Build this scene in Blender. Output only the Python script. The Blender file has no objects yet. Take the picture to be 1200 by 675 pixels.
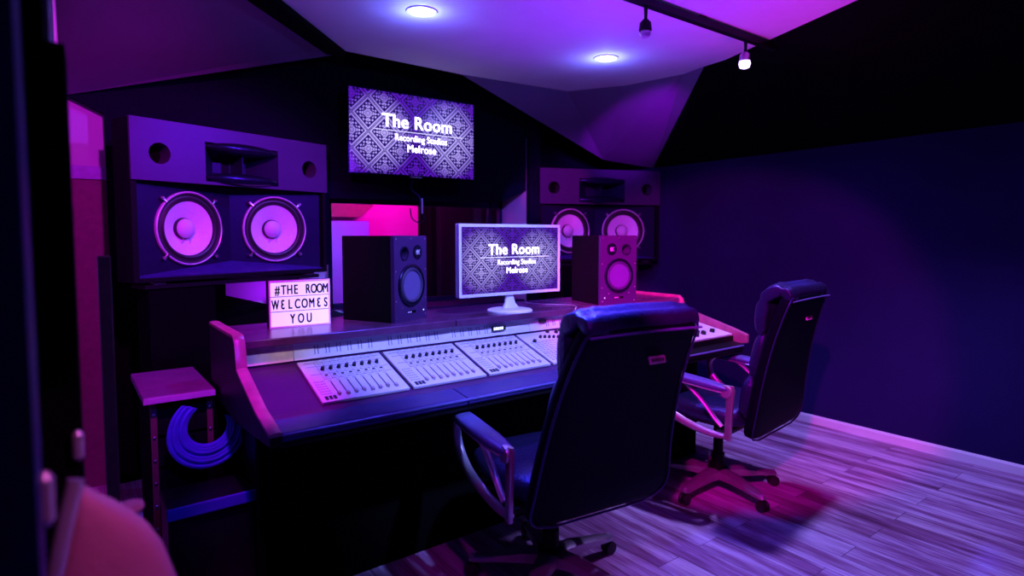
import bpy, bmesh, math, random
from mathutils import Vector, Matrix
random.seed(7)
C = bpy.context.scene.collection
PI = math.pi
R = math.radians

# ------------------------------------------------------------------ materials
def mat(name, col, rough=.5, metal=0., var=.12, scale=30., bump=0., bscale=60., spec=.5, tint=None, coat=0.):
    m = bpy.data.materials.new(name); m.use_nodes = True
    nt = m.node_tree; b = nt.nodes['Principled BSDF']
    b.inputs['Roughness'].default_value = rough
    b.inputs['Metallic'].default_value = metal
    b.inputs['Specular IOR Level'].default_value = spec
    b.inputs['Coat Weight'].default_value = coat
    if tint: b.inputs['Specular Tint'].default_value = (*tint, 1)
    tc = nt.nodes.new('ShaderNodeTexCoord')
    n = nt.nodes.new('ShaderNodeTexNoise'); n.inputs['Scale'].default_value = scale
    n.inputs['Detail'].default_value = 4
    nt.links.new(tc.outputs['Object'], n.inputs['Vector'])
    r = nt.nodes.new('ShaderNodeValToRGB')
    c0 = [max(0, c*(1-var)) for c in col]; c1 = [min(1, c*(1+var)) for c in col]
    r.color_ramp.elements[0].position = .3; r.color_ramp.elements[0].color = (*c0, 1)
    r.color_ramp.elements[1].position = .7; r.color_ramp.elements[1].color = (*c1, 1)
    nt.links.new(n.outputs['Fac'], r.inputs['Fac'])
    nt.links.new(r.outputs['Color'], b.inputs['Base Color'])
    if bump > 0:
        n2 = nt.nodes.new('ShaderNodeTexNoise'); n2.inputs['Scale'].default_value = bscale
        n2.inputs['Detail'].default_value = 5
        nt.links.new(tc.outputs['Object'], n2.inputs['Vector'])
        bp = nt.nodes.new('ShaderNodeBump'); bp.inputs['Strength'].default_value = bump
        bp.inputs['Distance'].default_value = .01
        nt.links.new(n2.outputs['Fac'], bp.inputs['Height'])
        nt.links.new(bp.outputs['Normal'], b.inputs['Normal'])
    return m

def emis(name, col, s):
    m = bpy.data.materials.new(name); m.use_nodes = True
    b = m.node_tree.nodes['Principled BSDF']
    b.inputs['Base Color'].default_value = (*col, 1)
    b.inputs['Emission Color'].default_value = (*col, 1)
    b.inputs['Emission Strength'].default_value = s
    return m

def NT(m):
    nt = m.node_tree
    def N(t, **k):
        n = nt.nodes.new(t)
        for a, v in k.items(): setattr(n, a, v)
        return n
    def M(op, a, b=None, c=None):
        n = nt.nodes.new('ShaderNodeMath'); n.operation = op
        for i, v in enumerate((a, b, c)):
            if v is None: continue
            if hasattr(v, 'is_output'): nt.links.new(v, n.inputs[i])
            else: n.inputs[i].default_value = v
        return n.outputs[0]
    return nt, N, M

def floor_mat():
    m = mat('grey_washed_planks', (.5, .5, .5), .38)
    nt, N, M = NT(m); b = nt.nodes['Principled BSDF']
    tc = N('ShaderNodeTexCoord')
    mp = N('ShaderNodeMapping'); mp.inputs['Rotation'].default_value = (0, 0, PI/2)
    nt.links.new(tc.outputs['Object'], mp.inputs['Vector'])
    br = N('ShaderNodeTexBrick'); br.offset = .37; br.squash = 1
    br.inputs['Scale'].default_value = 1; br.inputs['Brick Width'].default_value = 1.15
    br.inputs['Row Height'].default_value = .14; br.inputs['Mortar Size'].default_value = .0016
    br.inputs['Mortar Smooth'].default_value = .1; br.inputs['Bias'].default_value = 0
    br.inputs['Color1'].default_value = (0, 0, 0, 1); br.inputs['Color2'].default_value = (1, 1, 1, 1)
    br.inputs['Mortar'].default_value = (.5, .5, .5, 1)
    nt.links.new(mp.outputs['Vector'], br.inputs['Vector'])
    mp2 = N('ShaderNodeMapping'); mp2.inputs['Scale'].default_value = (13, 1.1, 1)
    nt.links.new(tc.outputs['Object'], mp2.inputs['Vector'])
    off = N('ShaderNodeVectorMath', operation='ADD')
    sc = N('ShaderNodeVectorMath', operation='SCALE'); sc.inputs['Scale'].default_value = 37
    nt.links.new(br.outputs['Color'], sc.inputs[0])
    nt.links.new(mp2.outputs['Vector'], off.inputs[0]); nt.links.new(sc.outputs['Vector'], off.inputs[1])
    n1 = N('ShaderNodeTexNoise'); n1.inputs['Scale'].default_value = 1.0; n1.inputs['Detail'].default_value = 8
    n1.inputs['Roughness'].default_value = .62
    nt.links.new(off.outputs['Vector'], n1.inputs['Vector'])
    mp3 = N('ShaderNodeMapping'); mp3.inputs['Scale'].default_value = (70, 3.2, 1)
    nt.links.new(tc.outputs['Object'], mp3.inputs['Vector'])
    n2 = N('ShaderNodeTexNoise'); n2.inputs['Scale'].default_value = 1.6; n2.inputs['Detail'].default_value = 6
    nt.links.new(mp3.outputs['Vector'], n2.inputs['Vector'])
    f = M('ADD', M('MULTIPLY', n1.outputs['Fac'], .72), M('MULTIPLY', n2.outputs['Fac'], .28))
    f = M('ADD', f, M('MULTIPLY', M('SUBTRACT', br.outputs['Color'], .5), .09))
    r = N('ShaderNodeValToRGB'); e = r.color_ramp.elements
    e[0].position = .36; e[0].color = (.14, .045, .10, 1)
    e[1].position = .66; e[1].color = (.78, .72, .80, 1)
    k = e.new(.47); k.color = (.36, .18, .32, 1)
    k = e.new(.55); k.color = (.56, .45, .58, 1)
    nt.links.new(f, r.inputs['Fac'])
    mx = N('ShaderNodeMix', data_type='RGBA', blend_type='MULTIPLY')
    nt.links.new(br.outputs['Fac'], mx.inputs[0])
    nt.links.new(r.outputs['Color'], mx.inputs[6]); mx.inputs[7].default_value = (.25, .2, .25, 1)
    nt.links.new(mx.outputs[2], b.inputs['Base Color'])
    bp = N('ShaderNodeBump'); bp.inputs['Strength'].default_value = .25; bp.inputs['Distance'].default_value = .004
    nt.links.new(f, bp.inputs['Height']); nt.links.new(bp.outputs['Normal'], b.inputs['Normal'])
    return m

def damask(name, W, H, nx, strength):
    """damask wallpaper shown on a lit screen; local x across, z up, centre at the origin"""
    m = bpy.data.materials.new(name); m.use_nodes = True
    nt, N, M = NT(m); b = nt.nodes['Principled BSDF']
    tc = N('ShaderNodeTexCoord'); s = N('ShaderNodeSeparateXYZ')
    nt.links.new(tc.outputs['Object'], s.inputs[0])
    x, z = s.outputs['X'], s.outputs['Z']
    p = W/nx
    u = M('DIVIDE', x, p); v = M('DIVIDE', z, p)
    a = M('FRACT', M('ADD', M('ADD', u, v), 100.5)); c = M('FRACT', M('ADD', M('SUBTRACT', u, v), 100.5))
    a = M('SUBTRACT', a, .5); c = M('SUBTRACT', c, .5)       # -.5..+.5 inside a diamond
    ea = M('ABSOLUTE', a); ec = M('ABSOLUTE', c)
    edge = M('MAXIMUM', ea, ec)
    # double line along the diamond's border
    ring = M('MULTIPLY', M('GREATER_THAN', edge, .405), M('LESS_THAN', edge, .462))
    ring2 = M('GREATER_THAN', edge, .492)
    lines = M('MAXIMUM', ring, ring2)
    px_ = M('ADD', a, c); pz = M('SUBTRACT', a, c)
    r = M('SQRT', M('ADD', M('MULTIPLY', px_, px_), M('MULTIPLY', pz, pz)))
    th = M('ARCTAN2', pz, px_)
    lobe = M('ADD', .31, M('MULTIPLY', M('COSINE', M('MULTIPLY', th, 8)), .06))
    lobe = M('ADD', lobe, M('MULTIPLY', M('COSINE', M('MULTIPLY', th, 4)), .09))
    inside = M('LESS_THAN', r, lobe)
    veins = M('GREATER_THAN', M('SINE', M('ADD', M('MULTIPLY', r, 40), M('MULTIPLY', M('COSINE', M('MULTIPLY', th, 8)), 1.7))), -.45)
    flower = M('MULTIPLY', inside, veins)
    # leaflets in the four corners of the diamond
    dots = M('GREATER_THAN', M('MULTIPLY', M('SINE', M('MULTIPLY', a, 34)), M('SINE', M('MULTIPLY', c, 34))), .12)
    dots = M('MULTIPLY', dots, M('MULTIPLY', M('LESS_THAN', edge, .35), M('GREATER_THAN', r, .33)))
    pat = M('MAXIMUM', M('MAXIMUM', lines, flower), dots)
    # the wallpaper itself is light in two patches and violet towards the middle and the corners
    ux = M('DIVIDE', x, W*.5); uz = M('DIVIDE', z, H*.5)
    g = M('SUBTRACT', M('ABSOLUTE', ux), .56)
    gz = M('MULTIPLY', M('ADD', uz, .02), .55)
    gl = M('SUBTRACT', 1.0, M('MULTIPLY', M('ADD', M('MULTIPLY', g, g), M('MULTIPLY', gz, gz)), 3.3))
    gl = M('MINIMUM', M('MAXIMUM', gl, 0.), 1.)
    mid = M('SMOOTH_MIN', gl, 1, .1)
    hi = N('ShaderNodeMix', data_type='RGBA')
    nt.links.new(mid, hi.inputs[0]); hi.inputs[6].default_value = (.10, .008, .50, 1); hi.inputs[7].default_value = (.52, .42, 1., 1)
    lo = N('ShaderNodeMix', data_type='RGBA')
    nt.links.new(mid, lo.inputs[0]); lo.inputs[6].default_value = (.005, .0, .06, 1); lo.inputs[7].default_value = (.010, .0, .12, 1)
    mx = N('ShaderNodeMix', data_type='RGBA')
    nt.links.new(pat, mx.inputs[0]); nt.links.new(lo.outputs[2], mx.inputs[6]); nt.links.new(hi.outputs[2], mx.inputs[7])
    b.inputs['Base Color'].default_value = (.01, .01, .01, 1); b.inputs['Roughness'].default_value = .3
    nt.links.new(mx.outputs[2], b.inputs['Emission Color']); b.inputs['Emission Strength'].default_value = strength
    return m

K = dict(
    floor=floor_mat(),
    blackwall=mat('black_acoustic_fabric', (.002, .0025, .0025), .95, bump=.3, bscale=180, spec=.05),
    bulk=mat('black_bulkhead_fabric', (.004, .004, .012), .9, bump=.3, bscale=180, spec=.06),
    navy=mat('dark_wall_fabric', (.017, .009, .068), .9, var=.15, scale=1.4, bump=.25, bscale=150, spec=.06),
    paint=mat('white_wall_paint', (.45, .42, .48), .75, var=.05, scale=3, bump=.15, bscale=14),
    ceilpaint=mat('ceiling_cloth', (.74, .73, .73), .8, var=.06, scale=2.2, bump=.8, bscale=3.2),
    greypaint=mat('slope_paint', (.17, .09, .20), .8, var=.05, scale=3, bump=.15, bscale=10),
    base=mat('baseboard_paint', (.8, .8, .78), .5, var=.04, scale=5),
    nfbaffle=mat('nearfield_baffle_vinyl', (.05, .018, .085), .4, var=.08, scale=20, bump=.05, bscale=260, spec=.35, tint=(.5, .3, 1)),
    armpad=mat('padded_arm_vinyl', (.10, .10, .28), .34, var=.1, scale=20, bump=.1, bscale=90, tint=(.45, .4, 1)),
    ledge=mat('blue_black_ledge', (.03, .015, .12), .22, tint=(.3, .25, 1)),
    slot=mat('grey_slot_print', (.20, .18, .34), .6),
    thinring=mat('pale_driver_rim', (.75, .75, .8), .3, .2),
    cabblack=mat('black_cabinet_side', (.004, .004, .005), .6, spec=.08),
    postwood=mat('dark_post_wood', (.12, .05, .05), .6),
    blackgloss=mat('black_gloss_cabinet', (.006, .005, .014), .25, var=.1, scale=12, spec=.45, tint=(.35, .22, 1.)),
    baffle=mat('grey_lacquer_baffle', (.055, .025, .075), .4, var=.06, scale=6, bump=.05, bscale=200, spec=.4, tint=(.35, .22, 1.)),
    blacksatin=mat('black_satin', (.004, .004, .005), .45, var=.1, scale=20, bump=.06, bscale=300, spec=.2),
    satin2=mat('charcoal_satin_vinyl', (.010, .007, .028), .36, var=.1, scale=20, bump=.05, bscale=260, spec=.35, tint=(.35, .22, 1.)),
    void=mat('hole_black', (.003, .003, .003), .9, spec=.05),
    cone=mat('paper_cone', (.78, .76, .82), .6, var=.05, scale=60, bump=.3, bscale=140),
    dome=mat('pale_dust_cap', (.66, .66, .68), .45, var=.04, scale=20),
    darkcone=mat('dark_polymer_cone', (.12, .09, .24), .33, var=.05, scale=40),
    darkdome=mat('dark_dust_cap', (.05, .04, .10), .4, var=.05, scale=40),
    rubber=mat('rubber_surround', (.02, .02, .022), .45, var=.1, scale=40),
    ring=mat('bare_metal_ring', (.8, .8, .82), .22, 1., var=.04, scale=40),
    metal=mat('brushed_metal', (.6, .6, .62), .3, 1., var=.06, scale=60),
    white=mat('white_plastic', (.8, .8, .82), .35, var=.03, scale=10),
    panel=mat('light_grey_control_panel', (.66, .66, .7), .42, var=.04, scale=25, bump=.04, bscale=250),
    fascia=mat('light_grey_fascia', (.74, .72, .8), .45, var=.04, scale=25),
    darkpanel=mat('dark_console_panel', (.03, .03, .035), .35, var=.1, scale=20),
    arm=mat('dark_blue_grey_armrest_vinyl', (.05, .035, .16), .26, var=.1, scale=9, bump=.08, bscale=120, tint=(.35, .22, 1.)),
    bed=mat('dark_console_bed', (.075, .02, .09), .3, var=.1, scale=9, tint=(.35, .22, 1.)),
    wood=mat('stained_cherry_wood', (.38, .09, .17), .35, var=.2, scale=18),
    shelf=mat('dark_stained_shelf', (.10, .03, .09), .26, var=.25, scale=9, bump=.06, bscale=70, tint=(.35, .22, 1.)),
    oak=mat('stained_rack_wood', (.17, .04, .15), .4, var=.25, scale=14),
    leather=mat('black_leather', (.012, .010, .040), .34, var=.15, scale=30, bump=.35, bscale=90, spec=1., tint=(.35, .25, 1.)),
    leather2=mat('black_leather_shell', (.002, .002, .005), .6, var=.15, scale=30, bump=.15, bscale=160, spec=.1, tint=(.35, .22, 1.)),
    silver=mat('silver_plastic', (.55, .55, .58), .28, .55, var=.05, scale=30),
    bronze=mat('satin_metal_base', (.5, .46, .47), .3, .7, var=.06, scale=30),
    knob=mat('black_knob', (.015, .015, .017), .4, var=.1, scale=60),
    mark=mat('dark_legend_print', (.05, .04, .10), .6, var=.05),
    ink=mat('black_letter_film', (.012, .008, .014), .5, var=.05),
    cap=mat('fader_cap', (.45, .3, .4), .4, var=.2, scale=80),
    cable=mat('blue_cable_jacket', (.07, .07, .6), .5, var=.15, scale=20),
    bluelit=mat('blue_lit_edge', (.04, .04, .35), .5, var=.15, scale=12),
    pinkish=mat('rose_leather', (.62, .26, .36), .5, var=.1, scale=9, bump=.15, bscale=60),
    magenta=mat('rose_lit_wall', (.75, .03, .55), .8, var=.03, scale=2),  # pale wall; the magenta light on it is put into this colour
    lavender=mat('blue_lit_panel', (.3, .3, .9), .6, var=.08, scale=4),  # blue light on the panel is put into its pigment
    glow=emis('lamp_lens_glow', (.62, .66, 1.), 9.),
    bulb=emis('track_bulb_glow', (.75, .6, 1.), 2.2),
    boxglow=emis('lightbox_glow', (.68, .65, 1.), .8),
    boxtop=mat('white_lightbox_frame', (.8, .8, .82), .4, var=.03),
    screentext=emis('screen_white', (.84, .80, 1.), 1.0),
    led=emis('small_led', (.7, .75, 1.), 1.5),
)
def glass_mat():
    m = bpy.data.materials.new('window_glass'); m.use_nodes = True
    b = m.node_tree.nodes['Principled BSDF']
    b.inputs['Base Color'].default_value = (.96, .97, 1, 1); b.inputs['Roughness'].default_value = .02
    b.inputs['Transmission Weight'].default_value = 1; b.inputs['IOR'].default_value = 1.35
    return m
K['glass'] = glass_mat()

# ------------------------------------------------------------------ mesh helpers
class MB:
    def __init__(s): s.bm = bmesh.new()
    def box(s, a, b, M=None):
        vs = [s.bm.verts.new((x, y, z)) for z in (a[2], b[2]) for y in (a[1], b[1]) for x in (a[0], b[0])]
        for f in ((0,2,3,1),(4,5,7,6),(0,1,5,4),(2,6,7,3),(0,4,6,2),(1,3,7,5)): s.bm.faces.new([vs[i] for i in f])
        if M:
            for v in vs: v.co = M @ v.co
        return s
    def quad(s, pts):
        s.bm.faces.new([s.bm.verts.new(p) for p in pts]); return s
    def slabpoly(s, pts, off):
        """solid from a (nearly) planar 3-D polygon pushed by the vector off"""
        o = Vector(off)
        A = [s.bm.verts.new(Vector(p)) for p in pts]; B = [s.bm.verts.new(Vector(p)+o) for p in pts]
        n = len(pts)
        s.bm.faces.new(A); s.bm.faces.new(B[::-1])
        for i in range(n): s.bm.faces.new([A[i], B[i], B[(i+1) % n], A[(i+1) % n]])
        return s
    def prism(s, poly, a, b, axis='x'):
        """2-D polygon extruded from a to b along axis; poly in the other two axes"""
        def P(p, t):
            return {'x': (t, p[0], p[1]), 'y': (p[0], t, p[1]), 'z': (p[0], p[1], t)}[axis]
        off = Vector(P((0, 0), b-a))
        return s.slabpoly([P(p, a) for p in poly], off)
    def rings(s, rs, cap=True, close=False):
        V = [[s.bm.verts.new(p) for p in r] for r in rs]; n = len(V[0])
        m = len(V)
        for i in range(m if close else m-1):
            A, B = V[i], V[(i+1) % m]
            for j in range(n): s.bm.faces.new([A[j], A[(j+1) % n], B[(j+1) % n], B[j]])
        if cap and not close:
            s.bm.faces.new(V[0][::-1]); s.bm.faces.new(V[-1])
        return s
    def lathe(s, prof, n=48, axis='z', org=(0, 0, 0), cap=True, M=None):
        """prof: (radius, height) along axis"""
        rs = []
        for r, h in prof:
            ring = []
            for k in range(n):
                t = 2*PI*k/n; c, d = r*math.cos(t), r*math.sin(t)
                p = {'z': (c, d, h), 'y': (c, h, d), 'x': (h, c, d)}[axis]
                v = Vector(p)+Vector(org)
                if M: v = M @ v
                ring.append(v)
            rs.append(ring)
        return s.rings(rs, cap)
    def tube(s, pts, rad, n=10, rz=None, cap=True, close=False):
        """round or flattened tube through points; rad may be a list; rz: list of second radii"""
        pts = [Vector(p) for p in pts]; m = len(pts)
        if not hasattr(rad, '__len__'): rad = [rad]*m
        if rz is None: rz = rad
        elif not hasattr(rz, '__len__'): rz = [rz]*m
        rs = []; prev = None
        for i, p in enumerate(pts):
            if close: t = pts[(i+1) % m]-pts[i-1]
            else: t = pts[min(i+1, m-1)]-pts[max(i-1, 0)]
            t.normalize()
            ref = Vector((1, 0, 0)) if abs(t.x) < .9 else Vector((0, 0, 1))
            if prev is not None: ref = prev
            e1 = (ref-t*ref.dot(t)).normalized(); e2 = t.cross(e1); prev = e1
            rs.append([p+e1*rad[i]*math.cos(2*PI*k/n)+e2*rz[i]*math.sin(2*PI*k/n) for k in range(n)])
        return s.rings(rs, cap, close)
    def loft(s, st, n=36, e=4.0):
        """st: (centre, halfwidth along x, halfthickness) along a spine in the y-z plane; superellipse sections"""
        rs = []; m = len(st)
        for i, (c, hw, ht) in enumerate(st):
            c = Vector(c); t = Vector(st[min(i+1, m-1)][0])-Vector(st[max(i-1, 0)][0]); t.normalize()
            e1 = Vector((1, 0, 0)); e1 = (e1-t*e1.dot(t)).normalized(); e2 = t.cross(e1)
            ring = []
            for k in range(n):
                a = 2*PI*k/n; ca, sa = math.cos(a), math.sin(a)
                ring.append(c+e1*hw*math.copysign(abs(ca)**(2/e), ca)+e2*ht*math.copysign(abs(sa)**(2/e), sa))
            rs.append(ring)
        return s.rings(rs)
    def build(s, name, m, parent=None, loc=(0, 0, 0), rot=(0, 0, 0), smooth=True, bevel=0., sub=0):
        bmesh.ops.remove_doubles(s.bm, verts=s.bm.verts, dist=1e-6)
        bmesh.ops.recalc_face_normals(s.bm, faces=s.bm.faces)
        me = bpy.data.meshes.new(name); s.bm.to_mesh(me); s.bm.free()
        me.materials.append(m)
        if smooth:
            for p in me.polygons: p.use_smooth = True
            try: me.set_sharp_from_angle(angle=R(38))
            except Exception: pass
        o = bpy.data.objects.new(name, me); C.objects.link(o)
        o.location = loc; o.rotation_euler = rot
        if parent: o.parent = parent
        if bevel > 0:
            b = o.modifiers.new('bevel', 'BEVEL'); b.width = bevel; b.segments = 2; b.limit_method = 'ANGLE'; b.angle_limit = R(40)
        if sub:
            b = o.modifiers.new('sub', 'SUBSURF'); b.levels = sub; b.render_levels = sub
        return o

def tag(o, label, cat, group=None, kind=None):
    o['label'] = label; o['category'] = cat
    if group: o['group'] = group
    if kind: o['kind'] = kind
    return o
def thing(name, label, cat, loc, rz=0, group=None):
    o = bpy.data.objects.new(name, None); C.objects.link(o); o.empty_display_size = .05
    o.location = loc; o.rotation_euler = (0, 0, rz)
    return tag(o, label, cat, group)
def struct(name, mb, m, **k):
    lab = k.pop('label', None)
    o = mb.build(name, m, smooth=False, **k)
    if not k.get('parent'): o['kind'] = 'structure'
    if lab: o['label'] = lab
    return o
def arc(pts, n=24):
    """Catmull-Rom through control points"""
    P = [Vector(p) for p in pts]; P = [2*P[0]-P[1]]+P+[2*P[-1]-P[-2]]; out = []
    seg = len(P)-3
    for i in range(seg):
        a, b, c, d = P[i:i+4]
        m = max(2, n//seg)
        for j in range(m+(1 if i == seg-1 else 0)):
            t = j/m
            out.append(.5*((2*b)+(-a+c)*t+(2*a-5*b+4*c-d)*t*t+(-a+3*b-3*c+d)*t**3))
    return out
def text_mesh(name, s, size, m, parent, loc, rot=(PI/2, 0, 0), off=0., ext=.0008, sx=1., align='CENTER', space=1.):
    boldness = off; off = 0.
    cu = bpy.data.curves.new(name, 'FONT'); cu.body = s; cu.size = size; cu.align_x = align
    cu.offset = off; cu.extrude = ext; cu.space_character = space
    t = bpy.data.objects.new(name+'_curve', cu); C.objects.link(t)
    dg = bpy.context.evaluated_depsgraph_get()
    me = bpy.data.meshes.new_from_object(t.evaluated_get(dg)); me.name = name
    C.objects.unlink(t); bpy.data.objects.remove(t)
    me.materials.clear()
    if boldness > 0:
        bm = bmesh.new()
        for dx in (-1, -.33, .33, 1):
            for dy in (-.5, .5):
                k = len(bm.verts); bm.from_mesh(me); bm.verts.ensure_lookup_table()
                for v in bm.verts[k:]: v.co += Vector((dx*boldness/sx, dy*boldness, 0))
        bm.to_mesh(me); bm.free()
    me.materials.append(m)
    o = bpy.data.objects.new(name, me); C.objects.link(o); o.parent = parent
    o.location = loc; o.rotation_euler = rot; o.scale = (sx, 1, 1)
    return o

# ================================================================== ROOM
CH = 2.5
struct('floor', MB().box((-1.4, -1.4, -.05), (4.5, 6.4, 0)), K['floor'])
struct('wall_right', MB().box((4.42, -1.4, 0), (4.52, 6.4, 3.0)), K['navy'])
struct('baseboard_right', MB().prism([(4.42, 0), (4.402, 0), (4.402, .05), (4.408, .06), (4.42, .062)], -1.3, 4.18, 'y'), K['base'])
struct('wall_back', MB().box((-1.4, -1.5, 0), (4.52, -1.4, 3.0)), K['navy'])
struct('wall_left', MB().prism([(-.14, 1.5), (-.004, 1.5), (.03, 3.95), (-.14, 3.95)], 0, 3.0, 'z'), K['paint'])
struct('wall_left_rear', MB().box((-1.5, -1.4, 0), (-1.4, 3.95, 3.0)), K['navy'])
struct('ceiling_upper', MB().box((-1.5, -1.5, 3.0), (4.52, 6.4, 3.06)), K['blackwall'])
# white ceiling cloud with angled corners
cl = [(.45, -1.3), (2.35, -1.3), (2.72, .5), (3.028, 1.322), (3.383, 2.256), (3.407, 2.429), (3.451, 2.631), (3.377, 3.069), (3.15, 3.471),
      (2.234, 3.549), (1.406, 3.526), (.868, 2.949), (.45, 2.50)]
struct('ceiling', MB().prism(cl, 2.5, 2.56, 'z'), K['ceilpaint'])
# black beam along the left and front edge of the cloud
struct('trim_1', MB().prism([(.868, 2.949), (1.406, 3.526), (1.30, 3.56), (.74, 2.99), (.30, 2.50), (.45, 2.50)], 2.47, 2.515, 'z'), K['blackwall'])
# sloping panel on the left, between wall and cloud
struct('ceiling_left_slope', MB().slabpoly([(.02, 3.93, 2.12), (1.36, 3.62, 2.49), (1.30, 3.56, 2.505), (.74, 2.98, 2.51), (.30, 2.50, 2.53), (.3, 1.0, 2.84), (-.06, 1.0, 2.78)], (0, 0, .05)), K['greypaint'])
# facets dropping from the cloud to the right-hand front corner
V = (3.98, 3.9, 2.085); V2 = (4.42, 3.689, 2.018); P1 = (2.234, 3.549, 2.5); P2 = (3.15, 3.471, 2.5); P3 = (3.377, 3.069, 2.5)
P4 = (3.451, 2.631, 2.5); P5 = (3.407, 2.429, 2.5)
struct('ceiling_slope_front', MB().slabpoly([P1, P2, V], (0, .01, .05)), K['greypaint'])
mb = MB(); mb.slabpoly([P2, P3, V], (.0, .0, .05)); mb.slabpoly([P3, P4, V], (.0, .0, .05))
struct('ceiling_slope_corner', mb, K['greypaint'])
struct('ceiling_slope_right', MB().slabpoly([P4, P5, V2, V], (0, 0, .05)), K['greypaint'])
# black fabric slope between the cloud and the right wall
mb = MB()
edge = [P5, (3.383, 2.256, 2.5), (3.028, 1.322, 2.5), (2.72, .5, 2.5), (2.35, -1.3, 2.5)]
wl = [V2, (4.42, 3.2, 2.02), (4.42, 2.0, 2.03), (4.42, .7, 2.05), (4.42, -1.3, 2.05)]
for i in range(4): mb.slabpoly([edge[i], edge[i+1], wl[i+1], wl[i]], (0, 0, .04))
struct('ceiling_right_slope', mb, K['blackwall'])
# front: painted wall, then black bulkheads standing before it
struct('wall_front', MB().box((-.14, 4.02, 0), (1.43, 4.12, 2.6)), K['paint'])
struct('wall_front_left_panel', MB().box((.03, 3.985, 0), (.24, 4.02, 1.70)), mat('dark_wine_paint', (.16, .06, .09), .7))
struct('trim_2', MB().box((.03, 3.97, 1.70), (.24, 4.02, 1.77)), mat('grey_blue_trim', (.3, .3, .5), .6))
struct('wall_front_bulkhead', MB().prism([(0.046, 2.135), (0.21, 2.054), (0.21, 1.198), (1.441, 1.198), (1.441, 1.643), (2.853, 1.663), (3.126, 1.769), (3.115, 2.614), (0.046, 2.614)], 3.945, 3.99, 'y'), K['bulk'])
struct('wall_front_lower_panel', MB().prism([(.208, 1.2), (.79, 1.2), (.79, 1.028), (1.40, .85), (1.40, 0), (.208, 0)], 3.95, 4.0, 'y'), K['blackwall'])
struct('wall_front_right_bulkhead', MB().box((3.16, 4.24, 0), (4.42, 4.32, 2.6)), K['bulk'])
struct('wall_front_column', MB().box((3.12, 3.9, 0), (3.235, 3.94, 2.6)), K['bulk'])
struct('window_1_reveal', MB().box((3.12, 3.94, 0), (3.16, 4.36, 2.2)), K['paint'])
# window wall and glass
W0, W1, ZW0, ZW1, YW = 1.555, 3.12, .86, 1.70, 4.30
mb = MB()
mb.box((W0-.02, YW, 0), (W1, YW+.1, ZW0)); mb.box((W0-.02, YW, ZW1), (W1, YW+.1, 2.6))
struct('wall_window', mb, K['bulk'])
struct('window_1_jamb', MB().prism([(1.30, 4.12), (1.425, 4.12), (1.425, 4.03), (1.432, 4.03), (W0, YW), (W0, 4.4), (1.30, 4.4)], 0, 2.6, 'z'), K['paint'])
w = struct('window_1', MB().box((W0+.01, YW+.04, ZW0), (W1, YW+.05, ZW1)), K['glass'])
mb = MB()
mb.box((W0, YW-.015, ZW1-.07), (W1, YW+.03, ZW1+.02)); mb.box((W0, YW-.015, ZW0-.01), (W1, YW+.03, ZW0+.03))
mb.box((W0, YW-.015, ZW0), (W0+.025, YW+.03, ZW1)); mb.box((W1-.03, YW-.015, ZW0), (W1, YW+.03, ZW1))
mb.box((2.98, YW-.015, ZW0), (3.0, YW+.03, ZW1))
struct('window_frame', mb, K['satin2'], parent=w)
mb = MB(); mb.box((1.56, 3.96, .80), (3.12, 4.30, .855))
struct('window_sill', mb, K['satin2'], parent=w, bevel=.006)
mb = MB(); mb.box((1.45, 3.88, .74), (3.12, 3.95, .79)); mb.box((1.45, 3.92, .0), (3.12, 3.96, .74))
struct('wall_front_dado', mb, K['satin2'], bevel=.006)
# the room beyond the glass
struct('wall_live_room_back', MB().box((.6, 6.0, 0), (4.42, 6.1, 2.4)), K['magenta'])
struct('wall_live_room_left', MB().box((.5, 4.4, 0), (.6, 6.1, 2.4)), K['paint'])
struct('ceiling_live_room', MB().box((.5, 4.4, 2.3), (4.42, 6.1, 2.4)), K['paint'])
struct('trim_3', MB().prism([(1.6, 1.58), (2.46, 1.58), (2.60, 1.695), (2.60, 2.3), (1.6, 2.3)], 5.85, 5.99, 'y'), mat('dark_rose_soffit', (.3, .05, .13), .8))
struct('wall_live_room_partition', MB().box((3.2, 5.7, 0), (3.26, 6.0, 2.3)), K['blackwall'])
struct('wall_live_room_partition_front', MB().box((3.26, 5.6, 0), (4.42, 5.98, 2.3)), mat('dark_partition', (.008, .007, .012), .8, spec=.1))
pn = MB().box((1.9, 5.86, .45), (2.56, 5.95, 1.54)).build('acoustic_panel', K['lavender'], bevel=.01)
tag(pn, 'blue-lit upright panel seen through the window in the pink room', 'acoustic panel')
MB().box((2.0, 5.9, 0), (2.06, 5.94, .46)).build('foot', K['metal'], pn)
MB().box((2.4, 5.9, 0), (2.46, 5.94, .46)).build('foot', K['metal'], pn)

# door beside the camera, at the left edge
dr = struct('door_1', MB().prism([(-.9, .78), (-.030, .78), (-.030, .93), (-.9, .90)], 0, 2.5, 'z'), mat('navy_door_paint', (.03, .02, .16), .5, var=.15, scale=4, spec=.2))
mb = MB(); mb.tube([(-.026, .89, 1.052), (-.026, .89, 1.060), (-.026, .89, 1.110), (-.026, .89, 1.118)], [.004, .009, .009, .004], 12)
struct('latch_plate', mb, K['silver'], parent=dr)
struct('trim_6', MB().prism([(-.25, 1.27), (.016, 1.27), (.020, 1.39), (-.25, 1.39)], 0, 1.72, 'z'), K['blackwall'])
jb = struct('trim_4', MB().prism([(-.25, 1.26), (-.012, 1.26), (-.008, 1.40), (-.25, 1.40)], 0, 2.9, 'z'), K['blackwall'])
mb = MB(); mb.tube([(.010, 1.258, 1.010), (.010, 1.258, 1.017), (.010, 1.258, 1.056), (.010, 1.258, 1.063)], [.004, .009, .009, .004], 12)
struct('hinge_plate', mb, K['silver'], parent=jb)
struct('trim_5', MB().box((.085, 2.18, 0), (.118, 2.24, 1.335)), K['postwood'], bevel=.004)

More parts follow.
